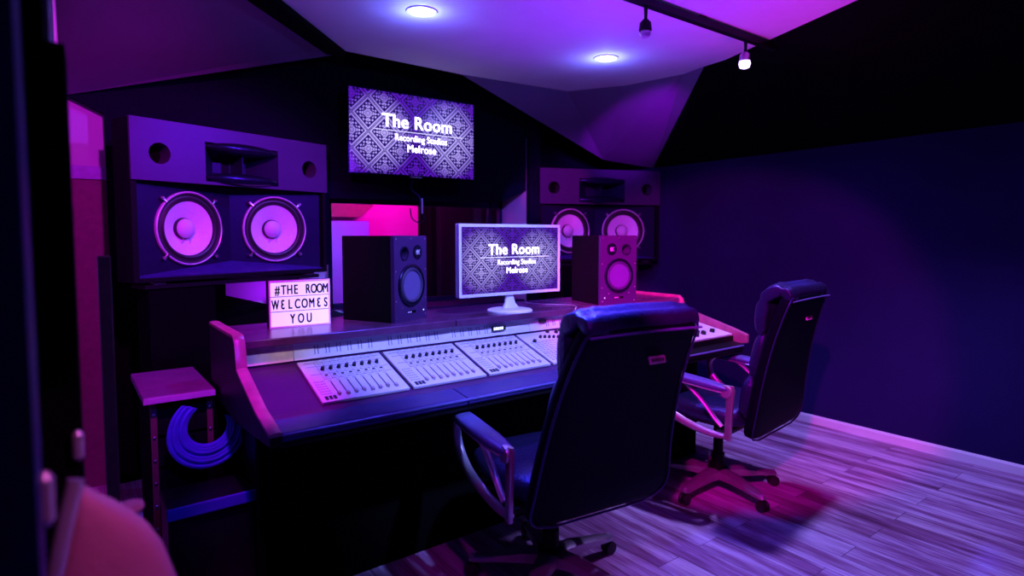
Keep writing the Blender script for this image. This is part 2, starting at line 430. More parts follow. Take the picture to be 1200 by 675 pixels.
# ================================================================== MAIN MONITORS (big wall speakers)
def holed_plate(bm, cx, cz, r, x0, x1, za, zb, y, yb, bore=None, n=48):
    """rectangular plate with a round hole (sides, front, bore)"""
    sq = []
    for k in range(n):
        a = 2*PI*k/n; c, s_ = math.cos(a), math.sin(a)
        tx = ((x1-cx) if c > 0 else (x0-cx))/c if abs(c) > 1e-9 else 1e9
        tz = ((zb-cz) if s_ > 0 else (za-cz))/s_ if abs(s_) > 1e-9 else 1e9
        t_ = min(tx, tz); sq.append((cx+c*t_, cz+s_*t_))
    for q in ((x0, za), (x1, za), (x0, zb), (x1, zb)):
        j = min(range(n), key=lambda i: (sq[i][0]-q[0])**2+(sq[i][1]-q[1])**2); sq[j] = q
    bm.rings([[(p[0], yb, p[1]) for p in sq], [(p[0], y, p[1]) for p in sq],
              [(cx+r*math.cos(2*PI*k/n), y, cz+r*math.sin(2*PI*k/n)) for k in range(n)],
              [(cx+r*math.cos(2*PI*k/n), bore if bore is not None else yb, cz+r*math.sin(2*PI*k/n)) for k in range(n)]], cap=False)

def woofer(parent, x, z, depth, ang, r=.195):
    """15 inch driver: bare metal rim, dark surround, pale cone, dust cap, clamps"""
    Mx = Matrix.Translation((x, depth, z)) @ Matrix.Rotation(ang, 4, 'Z')
    w = MB().lathe([(r*.955, .0), (r*.955, -.014), (r*.975, -.017), (r, -.012), (r, .01)], 64, 'y', cap=False).build('woofer', K['thinring'], parent)
    w.matrix_local = Mx
    MB().lathe([(r*.957, -.012), (r*.91, -.010), (r*.885, -.003), (r*.84, -.004), (r*.80, -.012), (r*.755, -.008), (r*.73, .002), (r*.715, .006)], 64, 'y', cap=False).build('surround', K['rubber'], w)
    prof = [(r*(.73-.47*t), .001+.050*t) for t in [i/10 for i in range(11)]]
    MB().lathe(prof, 64, 'y', cap=False).build('cone', K['cone'], w)
    MB().lathe([(r*.30, .055), (r*.29, .035), (r*.265, .028)], 48, 'y', cap=False).build('collar', K['rubber'], w)
    MB().lathe([(r*.265*math.cos(t), .03-.035*math.sin(t)) for t in [PI/2*i/8 for i in range(9)]], 40, 'y').build('dust_cap', K['dome'], w)
    for s in (-1, 1): MB().tube([(s*.018, .028, -r*.27), (s*.02, .018, -r*.33), (s*.024, .03, -r*.40)], .0022, 6).build('lead_wire', K['metal'], w)
    for a in (45, 135, 225, 315):
        ca, sa = math.cos(R(a)), math.sin(R(a))
        mb = MB()
        mb.lathe([(.011, .0), (.011, -.016), (.006, -.022)], 12, 'y', org=(ca*(r+.022), 0, sa*(r+.022)))
        mb.tube([(ca*(r+.022), -.014, sa*(r+.022)), (ca*(r-.006), -.018, sa*(r-.006))], .008, 8, rz=.004)
        mb.build('clamp', K['metal'], w)
    return w

def main_monitor(label, loc, rz, W=1.15, H=.80):
    t = thing('main_monitor', label, 'loudspeaker', loc, rz, 'pair of big wall loudspeakers')
    D = .17; z1 = .50; b = .028
    # cabinet shell: borders around the woofer bay and a back
    mb = MB()
    mb.box((0, 0, 0), (b, D, H)); mb.box((W-b*.9, 0, 0), (W, D, H)); mb.box((b, 0, 0), (W-b*.9, D, .022))
    mb.box((b, D-.01, 0), (W-b, D, H)); mb.box((b, .02, H-.02), (W-b, D, H))
    mb.build('cabinet', K['cabblack'], t, smooth=False, bevel=.003)
    # upper baffle with port holes and horn mouth
    hx0, hx1, hz0, hz1 = .365, .800, .515, .722
    pz = .635; pr = .052; holes = [(.135, pz), (1.018, pz)]
    bm = MB()
    holed_plate(bm, holes[0][0], pz, pr, 0, hx0, z1, H, -.012, .02, .10)
    holed_plate(bm, holes[1][0], pz, pr, hx1, W, z1, H, -.012, .02, .10)
    bm.box((hx0, -.012, hz1), (hx1, .02, H)); bm.box((hx0, -.012, z1), (hx1, .02, hz0))
    bm.build('upper_baffle', K['baffle'], t, smooth=False)
    for cx, cz in holes:
        MB().lathe([(pr+.001, .09), (pr+.001, .105)], 32, 'y', org=(cx, 0, cz)).build('port', K['void'], t)
    # horn: dark throat, vane, side flares and two fat lips
    hn = MB()
    cx = (hx0+hx1)/2; cz = (hz0+hz1)/2
    o = [(hx0, -.010, hz0), (hx1, -.010, hz0), (hx1, -.010, hz1), (hx0, -.010, hz1)]
    i_ = [(cx-.10, .13, cz-.04), (cx+.10, .13, cz-.04), (cx+.10, .13, cz+.04), (cx-.10, .13, cz+.04)]
    hn.rings([o, i_], cap=False); hn.quad(i_)
    hn = hn.build('horn', K['satin2'], t, smooth=False)
    for s in (1, -1):
        z0 = cz+s*.082
        st = []
        for k in range(13):
            u = k/12; x = hx0+.004+(hx1-hx0-.008)*u; f = math.sin(PI*u)**.5
            st.append((x, f))
        mb = MB(); rs = []
        for x, f in st:
            hh = .034*max(.25, f); dd = .055*max(.2, f)
            rs.append([(x, -.008-dd*math.cos(2*PI*k/16)*.9, z0+hh*math.sin(2*PI*k/16)) for k in range(16)])
        mb.rings(rs); mb.build('horn_lip', K['blackgloss'], hn)
    MB().box((cx-.002, .0, hz0+.05), (cx+.002, .12, hz1-.05)).build('vane', K['satin2'], hn)
    # woofer bay: two angled baffles meeting in a V and a sloping ledge below
    yc, ys = .125, .035; xm = W*.5
    MB().slabpoly([(b, .004, .022), (W-b, .004, .022), (W-b, ys, .031), (xm, yc, .087), (b, ys, .031)], (0, .002, -.006)).build('lower_ledge', K['ledge'], t, smooth=False)
    ang = math.atan2(yc-ys, xm-b); L = (xm-b)/math.cos(ang)
    for s in (1, -1):
        # local frame of this half: origin at the outer edge for the left half, at the V for the right half
        x = .318 if s > 0 else .832
        u = (x-b)/(xm-b) if s > 0 else (W-b-x)/(xm-b)
        lx = u*L if s > 0 else (1-u)*L
        Mx = Matrix.Translation((b, ys, 0)) @ Matrix.Rotation(ang, 4, 'Z') if s > 0 else Matrix.Translation((xm, yc, 0)) @ Matrix.Rotation(-ang, 4, 'Z')
        mb = MB(); holed_plate(mb, lx, .268, .178, 0, L, .025, z1, 0, .02, .02, 64)
        o = mb.build('woofer_baffle', K['satin2'], t, smooth=False); o.matrix_local = Mx
        woofer(t, x, .268, ys+(yc-ys)*u-.002, s*ang)
    for x in (.1, 1.0): MB().box((x, .02, -.014), (x+.06, .06, .001)).build('foot', K['metal'], t, smooth=False)
    return t

main_monitor('big black wall loudspeaker at left above the lightbox sign, facing right', (.272, 3.385, 1.165), R(19.5))
main_monitor('big black wall loudspeaker at right, half hidden behind the white monitor', (3.245, 3.93, 1.165), R(-20.5))
# black stands that carry them
def stand(label, loc, rz):
    t = thing('speaker_plinth', label, 'speaker stand', loc, rz, 'plinths under the big loudspeakers')
    MB().box((.08, .03, 0), (.42, .15, 1.13)).build('column', K['blackwall'], t, smooth=False)
    MB().box((.06, .02, 1.13), (1.10, .165, 1.151)).build('shelf_board', K['blacksatin'], t, smooth=False)
    for x in (.88,): MB().box((x, .04, 1.07), (x+.09, .12, 1.13)).build('bracket', K['blacksatin'], t, smooth=False)
stand('black plinth under the left wall loudspeaker', (.272, 3.385, 0), R(19.5))
stand('black plinth under the right wall loudspeaker', (3.245, 3.93, 0), R(-20.5))

# ================================================================== SCREENS
def screen(name, label, cat, W, H, loc, rz, bezel, frame_mat, pat, tf=.0):
    t = thing(name, label, cat, loc, rz)
    mb = MB()
    mb.box((-W/2, .0, -H/2), (W/2, .03, H/2))
    mb.build('housing', frame_mat, t, smooth=False, bevel=.003)
    mb = MB(); b = bezel
    mb.box((-W/2, -.006, -H/2), (W/2, .0, -H/2+b)); mb.box((-W/2, -.006, H/2-b), (W/2, .0, H/2))
    mb.box((-W/2, -.006, -H/2+b), (-W/2+b, .0, H/2-b)); mb.box((W/2-b, -.006, -H/2+b), (W/2, .0, H/2-b))
    mb.build('bezel', frame_mat, t, smooth=False)
    s = MB().box((-W/2+b, -.003, -H/2+b), (W/2-b, .001, H/2-b)).build('display', pat, t, smooth=False)
    w, h = W-2*b, H-2*b
    text_mesh('title_lettering', 'The Room', h*.225, K['screentext'], s, (-.03*w+w*.055, -.0035, h*.085), off=h*.0048, sx=.98, space=1.06)
    MB().box((-w*.32, -.0045, h*.035), (w*.40, -.003, h*.043)).build('title_rule', K['screentext'], s, smooth=False)
    text_mesh('subtitle_lettering', 'Recording Studios', h*.115, K['screentext'], s, (.05*w, -.0035, -h*.075), off=h*.0007, sx=.84, space=1.06)
    text_mesh('place_lettering', 'Melrose', h*.135, K['screentext'], s, (.05*w, -.0035, -h*.21), off=h*.0018, sx=.90, space=1.06)
    return t, s
tvW, tvH = .975, .56
tv, d = screen('television', 'black wall television showing The Room title on damask, high on the front wall', 'television', tvW, tvH, (1.992, 3.76, 2.083), 0, .008, K['blackgloss'], damask('damask_tv', tvW, tvH, 4.2, 1.15))
MB().box((-.16, .03, -.14), (.16, .183, .14)).build('wall_bracket', K['blacksatin'], tv, smooth=False)
MB().box((-.045, -.008, -tvH/2-.008), (.045, .01, -tvH/2)).build('maker_plate', K['silver'], tv, smooth=False)
mb = MB(); pts = arc([(.0, .02, -.27), (-.02, .03, -.36), (.03, .0, -.42), (.02, -.02, -.50), (.05, -.03, -.56), (.02, -.02, -.60), (-.03, .0, -.57), (-.035, .02, -.50)], 40)
mb.tube(pts, .0045, 8); mb.build('dangling_cable', K['satin2'], tv)
mb = MB(); mb.box((.028, -.035, -.535), (.036, -.025, -.43)); mb.build('cable_tag', K['white'], tv, smooth=False)

mW, mH = .672, .375
mo, d = screen('computer_monitor', 'white framed monitor showing The Room title, on the console shelf', 'monitor', mW, mH, (1.918, 2.545, 1.268), 0, .016, K['white'], damask('damask_monitor', mW-.03, mH-.03, 4.8, 1.1))
mb = MB(); mb.loft([((0, .02, -.12), .03, .012), ((0, .025, -.19), .024, .012), ((0, .02, -.235), .034, .014), ((0, .016, -.262), .055, .020)], 24, 2.6)
mb.build('stand_neck', K['white'], mo)
MB().lathe([(.0, -.258), (.06, -.260), (.115, -.267), (.122, -.272), (.122, -.278)], 48, 'z', org=(.0, .02, 0)).build('stand_foot', K['white'], mo)

# ================================================================== NEAR-FIELD MONITORS
def nearfield(label, loc, rz, mirror):
    t = thing('studio_monitor', label, 'loudspeaker', loc, rz, 'pair of desktop loudspeakers')
    W, D, H = .26, .30, .405
    s = -1 if not mirror else 1
    wz = .168
    mb = MB(); mb.box((-W/2, .07, 0), (W/2, D, H)); mb.box((-W/2, .012, 0), (-W/2+.012, .07, H)); mb.box((W/2-.012, .012, 0), (W/2, .07, H))
    mb.box((-W/2+.012, .012, 0), (W/2-.012, .07, .012)); mb.box((-W/2+.012, .012, H-.012), (W/2-.012, .07, H))
    mb.build('cabinet', K['cabblack'], t, smooth=False)
    mb = MB(); holed_plate(mb, 0, wz, .086, -W/2, W/2, 0, .278, -.008, .012, .03, 64)
    holed_plate(mb, s*.052, .322, .0275, min(0, s*W/2), max(0, s*W/2), .278, H, -.008, .012, .06, 48)
    mb.box((min(0, -s*W/2), -.008, .278), (max(0, -s*W/2), .012, H))
    mb.build('front_baffle', K['nfbaffle'], t, smooth=False)
    w = MB().lathe([(.103, -.006), (.103, -.014), (.099, -.018), (.088, -.016), (.086, -.008)], 56, 'y', org=(0, 0, wz), cap=False).build('woofer', K['blackgloss'], t)
    MB().lathe([(.0865, -.010), (.080, -.020), (.073, -.020), (.069, -.0135)], 56, 'y', org=(0, 0, wz), cap=False).build('surround', K['darkdome'], w)
    MB().lathe([(.070, -.0135), (.062, .002), (.045, .022), (.034, .032), (.030, .034)], 56, 'y', org=(0, 0, wz)).build('cone', K['darkcone'], w)
    MB().lathe([(.037*math.cos(a), .030-.024*math.sin(a)) for a in [PI/2*i/7 for i in range(8)]], 40, 'y', org=(0, 0, wz)).build('dust_cap', K['darkdome'], w)
    px_ = s*.052
    p = MB().lathe([(.034, -.008), (.034, -.012), (.030, -.013), (.0275, -.008)], 40, 'y', org=(px_, 0, .322), cap=False).build('port', K['satin2'], t)
    MB().lathe([(.0275, .058), (.0275, .062)], 36, 'y', org=(px_, 0, .322)).build('port_bore', K['void'], p)
    tx = -s*.052
    tw = MB().lathe([(.036, -.008), (.036, -.0095), (.034, -.0105), (.016, -.0095), (.014, -.0085)], 40, 'y', org=(tx, 0, .325)).build('tweeter', K['blackgloss'], t)
    MB().lathe([(.013*math.cos(a), -.0098-.008*math.sin(a)) for a in [PI/2*i/5 for i in range(6)]], 24, 'y', org=(tx, 0, .325)).build('dome', K['silver'], tw)
    mb = MB(); mb.tube([(tx-.014, -.014, .314), (tx, -.02, .320), (tx+.014, -.014, .314)], .0022, 6); mb.build('tweeter_guard', K['silver'], tw); mb = MB(); mb.tube([(tx-.010, -.014, .336), (tx+.002, -.02, .330), (tx+.014, -.013, .338)], .0022, 6)
    mb.build('tweeter_guard', K['silver'], tw)
    for k, (a, b) in enumerate([(-.115, .39), (0, .392), (.115, .39), (-.118, .24), (.118, .24), (-.118, .10), (.118, .10), (-.115, .02), (.115, .02), (-.07, .065), (.075, .065)]):
        MB().lathe([(.0035, -.008), (.0035, -.0095), (.0015, -.0105)], 8, 'y', org=(a, 0, b)).build('screw', K['metal'], t)
    MB().box((-.035, -.0095, .034), (.035, -.008, .046)).build('badge', K['void'], t, smooth=False)
    mb = MB()
    for k in range(5): mb.box((-.031+k*.0065, -.0102, .037), (-.0265+k*.0065, -.0094, .0435))
    mb.build('badge_lettering', K['white'], t, smooth=False)
    MB().lathe([(.003, -.008), (.003, -.010)], 10, 'y', org=(-s*.10 if not mirror else -.10, 0, .04)).build('power_light', K['led'], t)
    return t
ZS = .990
# left one: front-left bottom corner (1.212,2.519), turned 26.7 deg
a = R(26.7); c = Vector((1.212, 2.519, ZS))+Vector((math.cos(a), math.sin(a), 0))*.13
nearfield('black desktop loudspeaker between the lightbox sign and the white monitor', c, a, False)
a = R(-10.3); c = Vector((2.494, 2.462, ZS))+Vector((math.cos(a), math.sin(a), 0))*.13
nearfield('desktop loudspeaker lit magenta, to the right of the white monitor', c, a, True)

# ================================================================== LIGHTBOX
lb = thing('letter_lightbox', 'white lightbox sign reading #THE ROOM WELCOMES YOU on console shelf', 'lightbox sign', (.846, 2.70, ZS), R(-1.5))
LW, LH = .268, .208
MB().box((-LW/2, .004, 0), (LW/2, .05, LH)).build('housing', K['blacksatin'], lb, smooth=False, bevel=.003)
mb = MB(); mb.box((-LW/2, -.003, 0), (LW/2, .004, .006)); mb.box((-LW/2, -.003, LH-.008), (LW/2, .004, LH)); mb.box((-LW/2, -.003, .006), (-LW/2+.006, .004, LH-.008)); mb.box((LW/2-.006, -.003, .006), (LW/2, .004, LH-.008))
mb.build('frame', K['boxtop'], lb, smooth=False)
MB().box((-LW/2+.006, .0, .006), (LW/2-.006, .004, LH-.008)).build('lit_face', K['boxglow'], lb, smooth=False)
for z in (.070, .136): MB().box((-LW/2+.006, -.002, z), (LW/2-.006, .001, z+.003)).build('letter_rail', mat('clear_rail', (.35, .33, .45), .3), lb, smooth=False)
def row(s, z, x0, x1, hgt=.043):
    n = len(s); vis = [k for k in range(n)]
    for k in vis:
        ch = s[k]
        if ch == ' ': continue
        x = x0+(x1-x0)*k/(n-1)
        if ch == 'e':      # the rounded E of the sign
            o = text_mesh('letter', '3', hgt*1.38, K['ink'], lb, (x, -.0005, z), off=.0012, sx=-.62)
        elif ch == 'W':
            o = text_mesh('letter', 'W', hgt*1.38, K['ink'], lb, (x, -.0005, z), off=.0012, sx=.50)
        elif ch == 'M':
            o = text_mesh('letter', 'M', hgt*1.38, K['ink'], lb, (x, -.0005, z), off=.0012, sx=.58)
        else:
            o = text_mesh('letter', ch, hgt*1.38, K['ink'], lb, (x, -.0005, z), off=.0012, sx=.60)
row('#THE ROOM', .147, -.098, .114)
row('WeLCOMeS', .082, -.108, .114)
row('YOU', .016, -.035, .038)

# ================================================================== CONSOLE
con = thing('mixing_console', 'long light grey mixing console with cherry cheeks and raised shelf', 'mixing console', (0, 0, 0))
XL, XR = .55, 3.20
cheek = [(1.965, .715), (1.965, .752), (2.14, .79), (2.40, .885), (2.425, .985), (2.455, 1.008), (2.90, 1.008), (2.90, .70), (2.4, .68)]
MB().prism(cheek, XL-.040, XL-.003, 'x').build('side_cheek', K['blacksatin'], con, smooth=False, bevel=.003)
top = cheek[1:7]
mb = MB(); mb.rings([[(x, y+dy, z+dz) for x, dy, dz in ((XL-.042, 0, -.004), (XL-.042, -.001, .007), (XL-.030, -.003, .011), (XL-.014, -.003, .011), (XL-.002, -.001, .007), (XL-.002, 0, -.004))] for y, z in top])
mb.build('edge_band', K['wood'], con)
cheek2 = [(1.955, .76), (1.955, .812), (2.05, .840), (2.29, .900), (2.405, .925), (2.425, .985), (2.45, 1.006), (2.90, 1.006), (2.90, .70), (2.4, .68)]
MB().prism(cheek2, XR+.003, XR+.032, 'x').build('side_cheek', K['wood'], con, smooth=False, bevel=.006)
# shelf in segments
xs = [XL, 1.50, 2.40, XR]
for i in range(3):
    MB().box((xs[i]+.0015, 2.435, .958), (xs[i+1]-.0015, 2.90, ZS)).build('shelf_board', K['shelf'], con, smooth=False, bevel=.004)
# meter bridge fascia
def fascia(x0, x1, m, nm='meter_bridge'):
    return MB().prism([(2.470, .884), (2.490, .957), (2.52, .957), (2.52, .884)], x0, x1, 'x').build(nm, m, con, smooth=False)
f0 = fascia(XL+.004, .742, mat('cream_lit_end', (.85, .70, .62), .45)); f1 = fascia(.745, 1.98, K['fascia']); f2 = fascia(1.983, 2.60, K['fascia']); f3 = fascia(2.603, XR, K['darkpanel'])  # creamy light at the left end is put into that piece's colour
for f, x0, ng in ((f1, .83, 22), (f2, 2.10, 8)):
    mb = MB()
    for g in range(ng):
        x = x0+g*.048
        if f is f1 and g % 7 == 6 : continue
        if 1.72 < x < 1.84: continue
        for k in range(2): mb.slabpoly([(x+k*.014, 2.4732, .900), (x+k*.014+.0035, 2.4732, .900), (x+k*.014+.0035, 2.4836, .938), (x+k*.014, 2.4836, .938)], (0, .004, 0))
    mb.build('meter_slot', K['slot'], f, smooth=False)['kind'] = 'stuff'
pl = MB().box((1.735, 2.4615, .910), (1.815, 2.478, .932)).build('name_plate', K['knob'], f1, smooth=False)
mb = MB()
for k in range(5): mb.box((1.739+k*.0125, 2.4600, .914), (1.747+k*.0125, 2.463, .929))
mb.build('plate_lettering', K['led'], f1, smooth=False)
pl = MB().box((2.05, 2.464, .925), (2.09, 2.480, .937)).build('name_plate', K['knob'], f2, smooth=False)
mb = MB()
for i in range(9): mb.box((2.93+i*.014, 2.464, .935), (2.938+i*.014, 2.475, .945))
for i in range(4):
    for j in range(3): mb.box((2.98+i*.03, 2.464, .892+j*.013), (2.992+i*.03, 2.475, .899+j*.013))
mb.box((2.78, 2.464, .90), (2.83, 2.475, .912))
mb.build('lit_button', K['led'], f3, smooth=False)
# console bed and front arm rest
MB().prism([(2.105, .70), (2.105, .758), (2.15, .766), (2.478, .873), (2.478, .884), (2.60, .884), (2.60, .70)], XL, XR, 'x').build('bed', K['bed'], con, smooth=False)
ax = [XL, 1.27, 2.25, 2.66]
for i in range(3):
    MB().prism([(1.985, .716), (1.972, .728), (1.972, .740), (1.985, .752), (2.09, .766), (2.104, .762), (2.104, .716)], ax[i]+.002, ax[i+1]-.002, 'x').build('arm_rest', K['arm'], con, smooth=False, bevel=.004)
MB().prism([(1.985, .71), (1.972, .725), (1.972, .742), (1.985, .755), (2.04, .765), (2.04, .71)], 2.662, XR, 'x').build('arm_rest', K['blacksatin'], con, smooth=False)
MB().tube([(XL, 1.973, .745), (XR, 1.973, .745)], .006, 8).build('lip_highlight', K['armpad'], con)  # added lighter tube stands for the highlight along the lip
MB().box((XL, 1.976, .704), (XR, 2.10, .715)).build('front_trim', K['blacksatin'], con, smooth=False)
# under-structure
MB().box((XL, 2.62, .62), (XR, 2.88, .956)).build('rear_housing', K['blacksatin'], con, smooth=False)
MB().box((.502, 2.85, 0), (XR, 2.88, .70)).build('gap_blocker', K['blackwall'], con, smooth=False)  # added panel hides lit floor seen through the left gap
for x, y in ((.585, 2.335), (3.11, 2.335)): MB().box((x, y, 0), (x+.085, 2.845, .70)).build('pedestal', K['blacksatin'], con, smooth=False, bevel=.005)
MB().box((XL, 2.29, .0), (XR, 2.33, .70)).build('modesty_panel', K['blackwall'], con, smooth=False)  # black, set forward and full width so the shaded floor stays dark

# control modules on the slope
sl = math.atan2(.873-.766, 2.478-2.15)
def module(x0, W=.358, kind='fader'):
    L = .314
    root = MB().box((0, 0, .0), (W, L, .012)).build('control_module', K['panel'], con, (x0, 2.156, .770), (sl, 0, 0), smooth=False, bevel=.002)
    T = .012
    ln = MB()
    if kind == 'fader':
        cols = [.078+k*.0335 for k in range(8)]
        for x in cols: ln.box((x-.0165, .155, T), (x-.0155, L-.02, T+.0008))
        for v, w0 in ((.158, .06), (.20, .02), (.262, .02), (.292, .02)): ln.box((w0, v, T), (W-.012, v+.0012, T+.0008))
        ln.build('legend_lines', K['mark'], root, smooth=False)['kind'] = 'stuff'
        for x in cols: MB().box((x-.0022, .028, T), (x+.0022, .135, T+.0009)).build('fader_slot', K['ink'], root, smooth=False)
        for i, x in enumerate(cols):
            y = .034+.012*((i*37+int(x0*100)) % 3)/3
            MB().prism([(y-.009, T), (y-.007, T+.010), (y, T+.007), (y+.007, T+.010), (y+.009, T)], x-.0055, x+.0055, 'x').build('fader', K['cap'], root, smooth=False)
            MB().lathe([(.0088, T), (.008, T+.004), (.0066, T+.014), (.005, T+.015)], 14, 'z', org=(x, .232, 0)).build('knob', K['knob'], root)
            MB().box((x-.006, .182, T), (x+.006, .189, T+.003)).build('button', K['knob'], root, smooth=False)
        bt = MB()
        for x in cols:
            for v in (.170, .213, .255, .275, .305): bt.box((x-.010, v, T), (x+.010, v+.0045, T+.002))
            bt.box((x-.006, .142, T), (x+.006, .148, T+.002))
        for i in range(4):
            for j in range(6): bt.box((.014+i*.011, .05+j*.018, T), (.021+i*.011, .057+j*.018, T+.002))
        bt.build('key_pad', mat('pale_keys', (.5, .5, .58), .5), root, smooth=False)['kind'] = 'stuff'
        bt = MB()
        for i in range(3):
            for j in range(2): MB().box((.018+i*.016, .012+j*.013, T), (.029+i*.016, .021+j*.013, T+.003)).build('dark_key', K['knob'], root, smooth=False)
    else:
        for i in range(8):
            x = .055+i*.026
            MB().lathe([(.0085, T), (.007, T+.013), (.005, T+.014)], 12, 'z', org=(x+.06, .255-i*.006, 0)).build('knob', K['knob'], root)
        for x, y in ((.05, .22), (.20, .30), (.25, .285), (.29, .30), (.30, .12)):
            MB().lathe([(.011, T), (.009, T+.013), (.006, T+.014)], 12, 'z', org=(x, y, 0)).build('knob', K['knob'], root)
        bt = MB()
        for i in range(14):
            for j in range(10): bt.box((.018+i*.0235, .03+j*.019, T), (.033+i*.0235, .040+j*.019, T+.0025))
        bt.build('key_pad', mat('pale_keys_b', (.42, .42, .52), .5), root, smooth=False)['kind'] = 'stuff'
        for v in (.22, .10): ln.box((.02, v, T), (W-.02, v+.0012, T+.0008))
        ln.build('legend_lines', K['mark'], root, smooth=False)['kind'] = 'stuff'
    return root
for k in range(3): module(.748+k*.3755)
module(.748+3*.3755, kind='centre')
module(.748+4*.3755, kind='fader')
# right-hand panel, lighter, with a cluster of black knobs
sl2 = math.atan2(.078, .43)
MB().prism([(2.04, .70), (2.04, .793), (2.475, .872), (2.475, .70)], 2.655, XR, 'x').build('right_wing', K['blacksatin'], con, smooth=False)
rp = MB().box((0, 0, 0), (.535, .43, .012)).build('control_module', K['panel'], con, (2.66, 2.045, .795), (sl2, 0, 0), smooth=False, bevel=.002)
for x, y, r in ((.16, .10, .016), (.21, .085, .016), (.155, .055, .018), (.26, .10, .016), (.30, .085, .017), (.33, .06, .016), (.25, .05, .016), (.43, .07, .016), (.20, .16, .013)):
    MB().lathe([(r, .012), (r*.9, .03), (r*.7, .032)], 16, 'z', org=(x, y, 0)).build('knob', K['knob'], rp)
MB().lathe([(.017, .012), (.013, .04), (.009, .043)], 16, 'z', org=(.25, .175, 0)).build('knob', mat('red_knob', (.7, .1, .3), .4), rp)
bt = MB()
for i in range(16):
    for j in range(9): bt.box((.02+i*.031, .27+j*.015, .012), (.036+i*.031, .277+j*.015, .0145))
bt.build('key_pad', mat('pale_keys_c', (.42, .42, .52), .5), rp, smooth=False)['kind'] = 'stuff'
# cables and small things on the shelf
mb = MB(); mb.tube(arc([(2.21, 2.80, ZS+.004), (2.23, 2.68, ZS+.004), (2.33, 2.55, ZS+.004), (2.31, 2.46, ZS+.004), (2.275, 2.43, ZS+.002), (2.27, 2.428, ZS-.03)], 24), .0028, 8)
o = mb.build('thin_cable', K['silver']); tag(o, 'thin pale cable looping over the console shelf edge right of the monitor', 'cable')

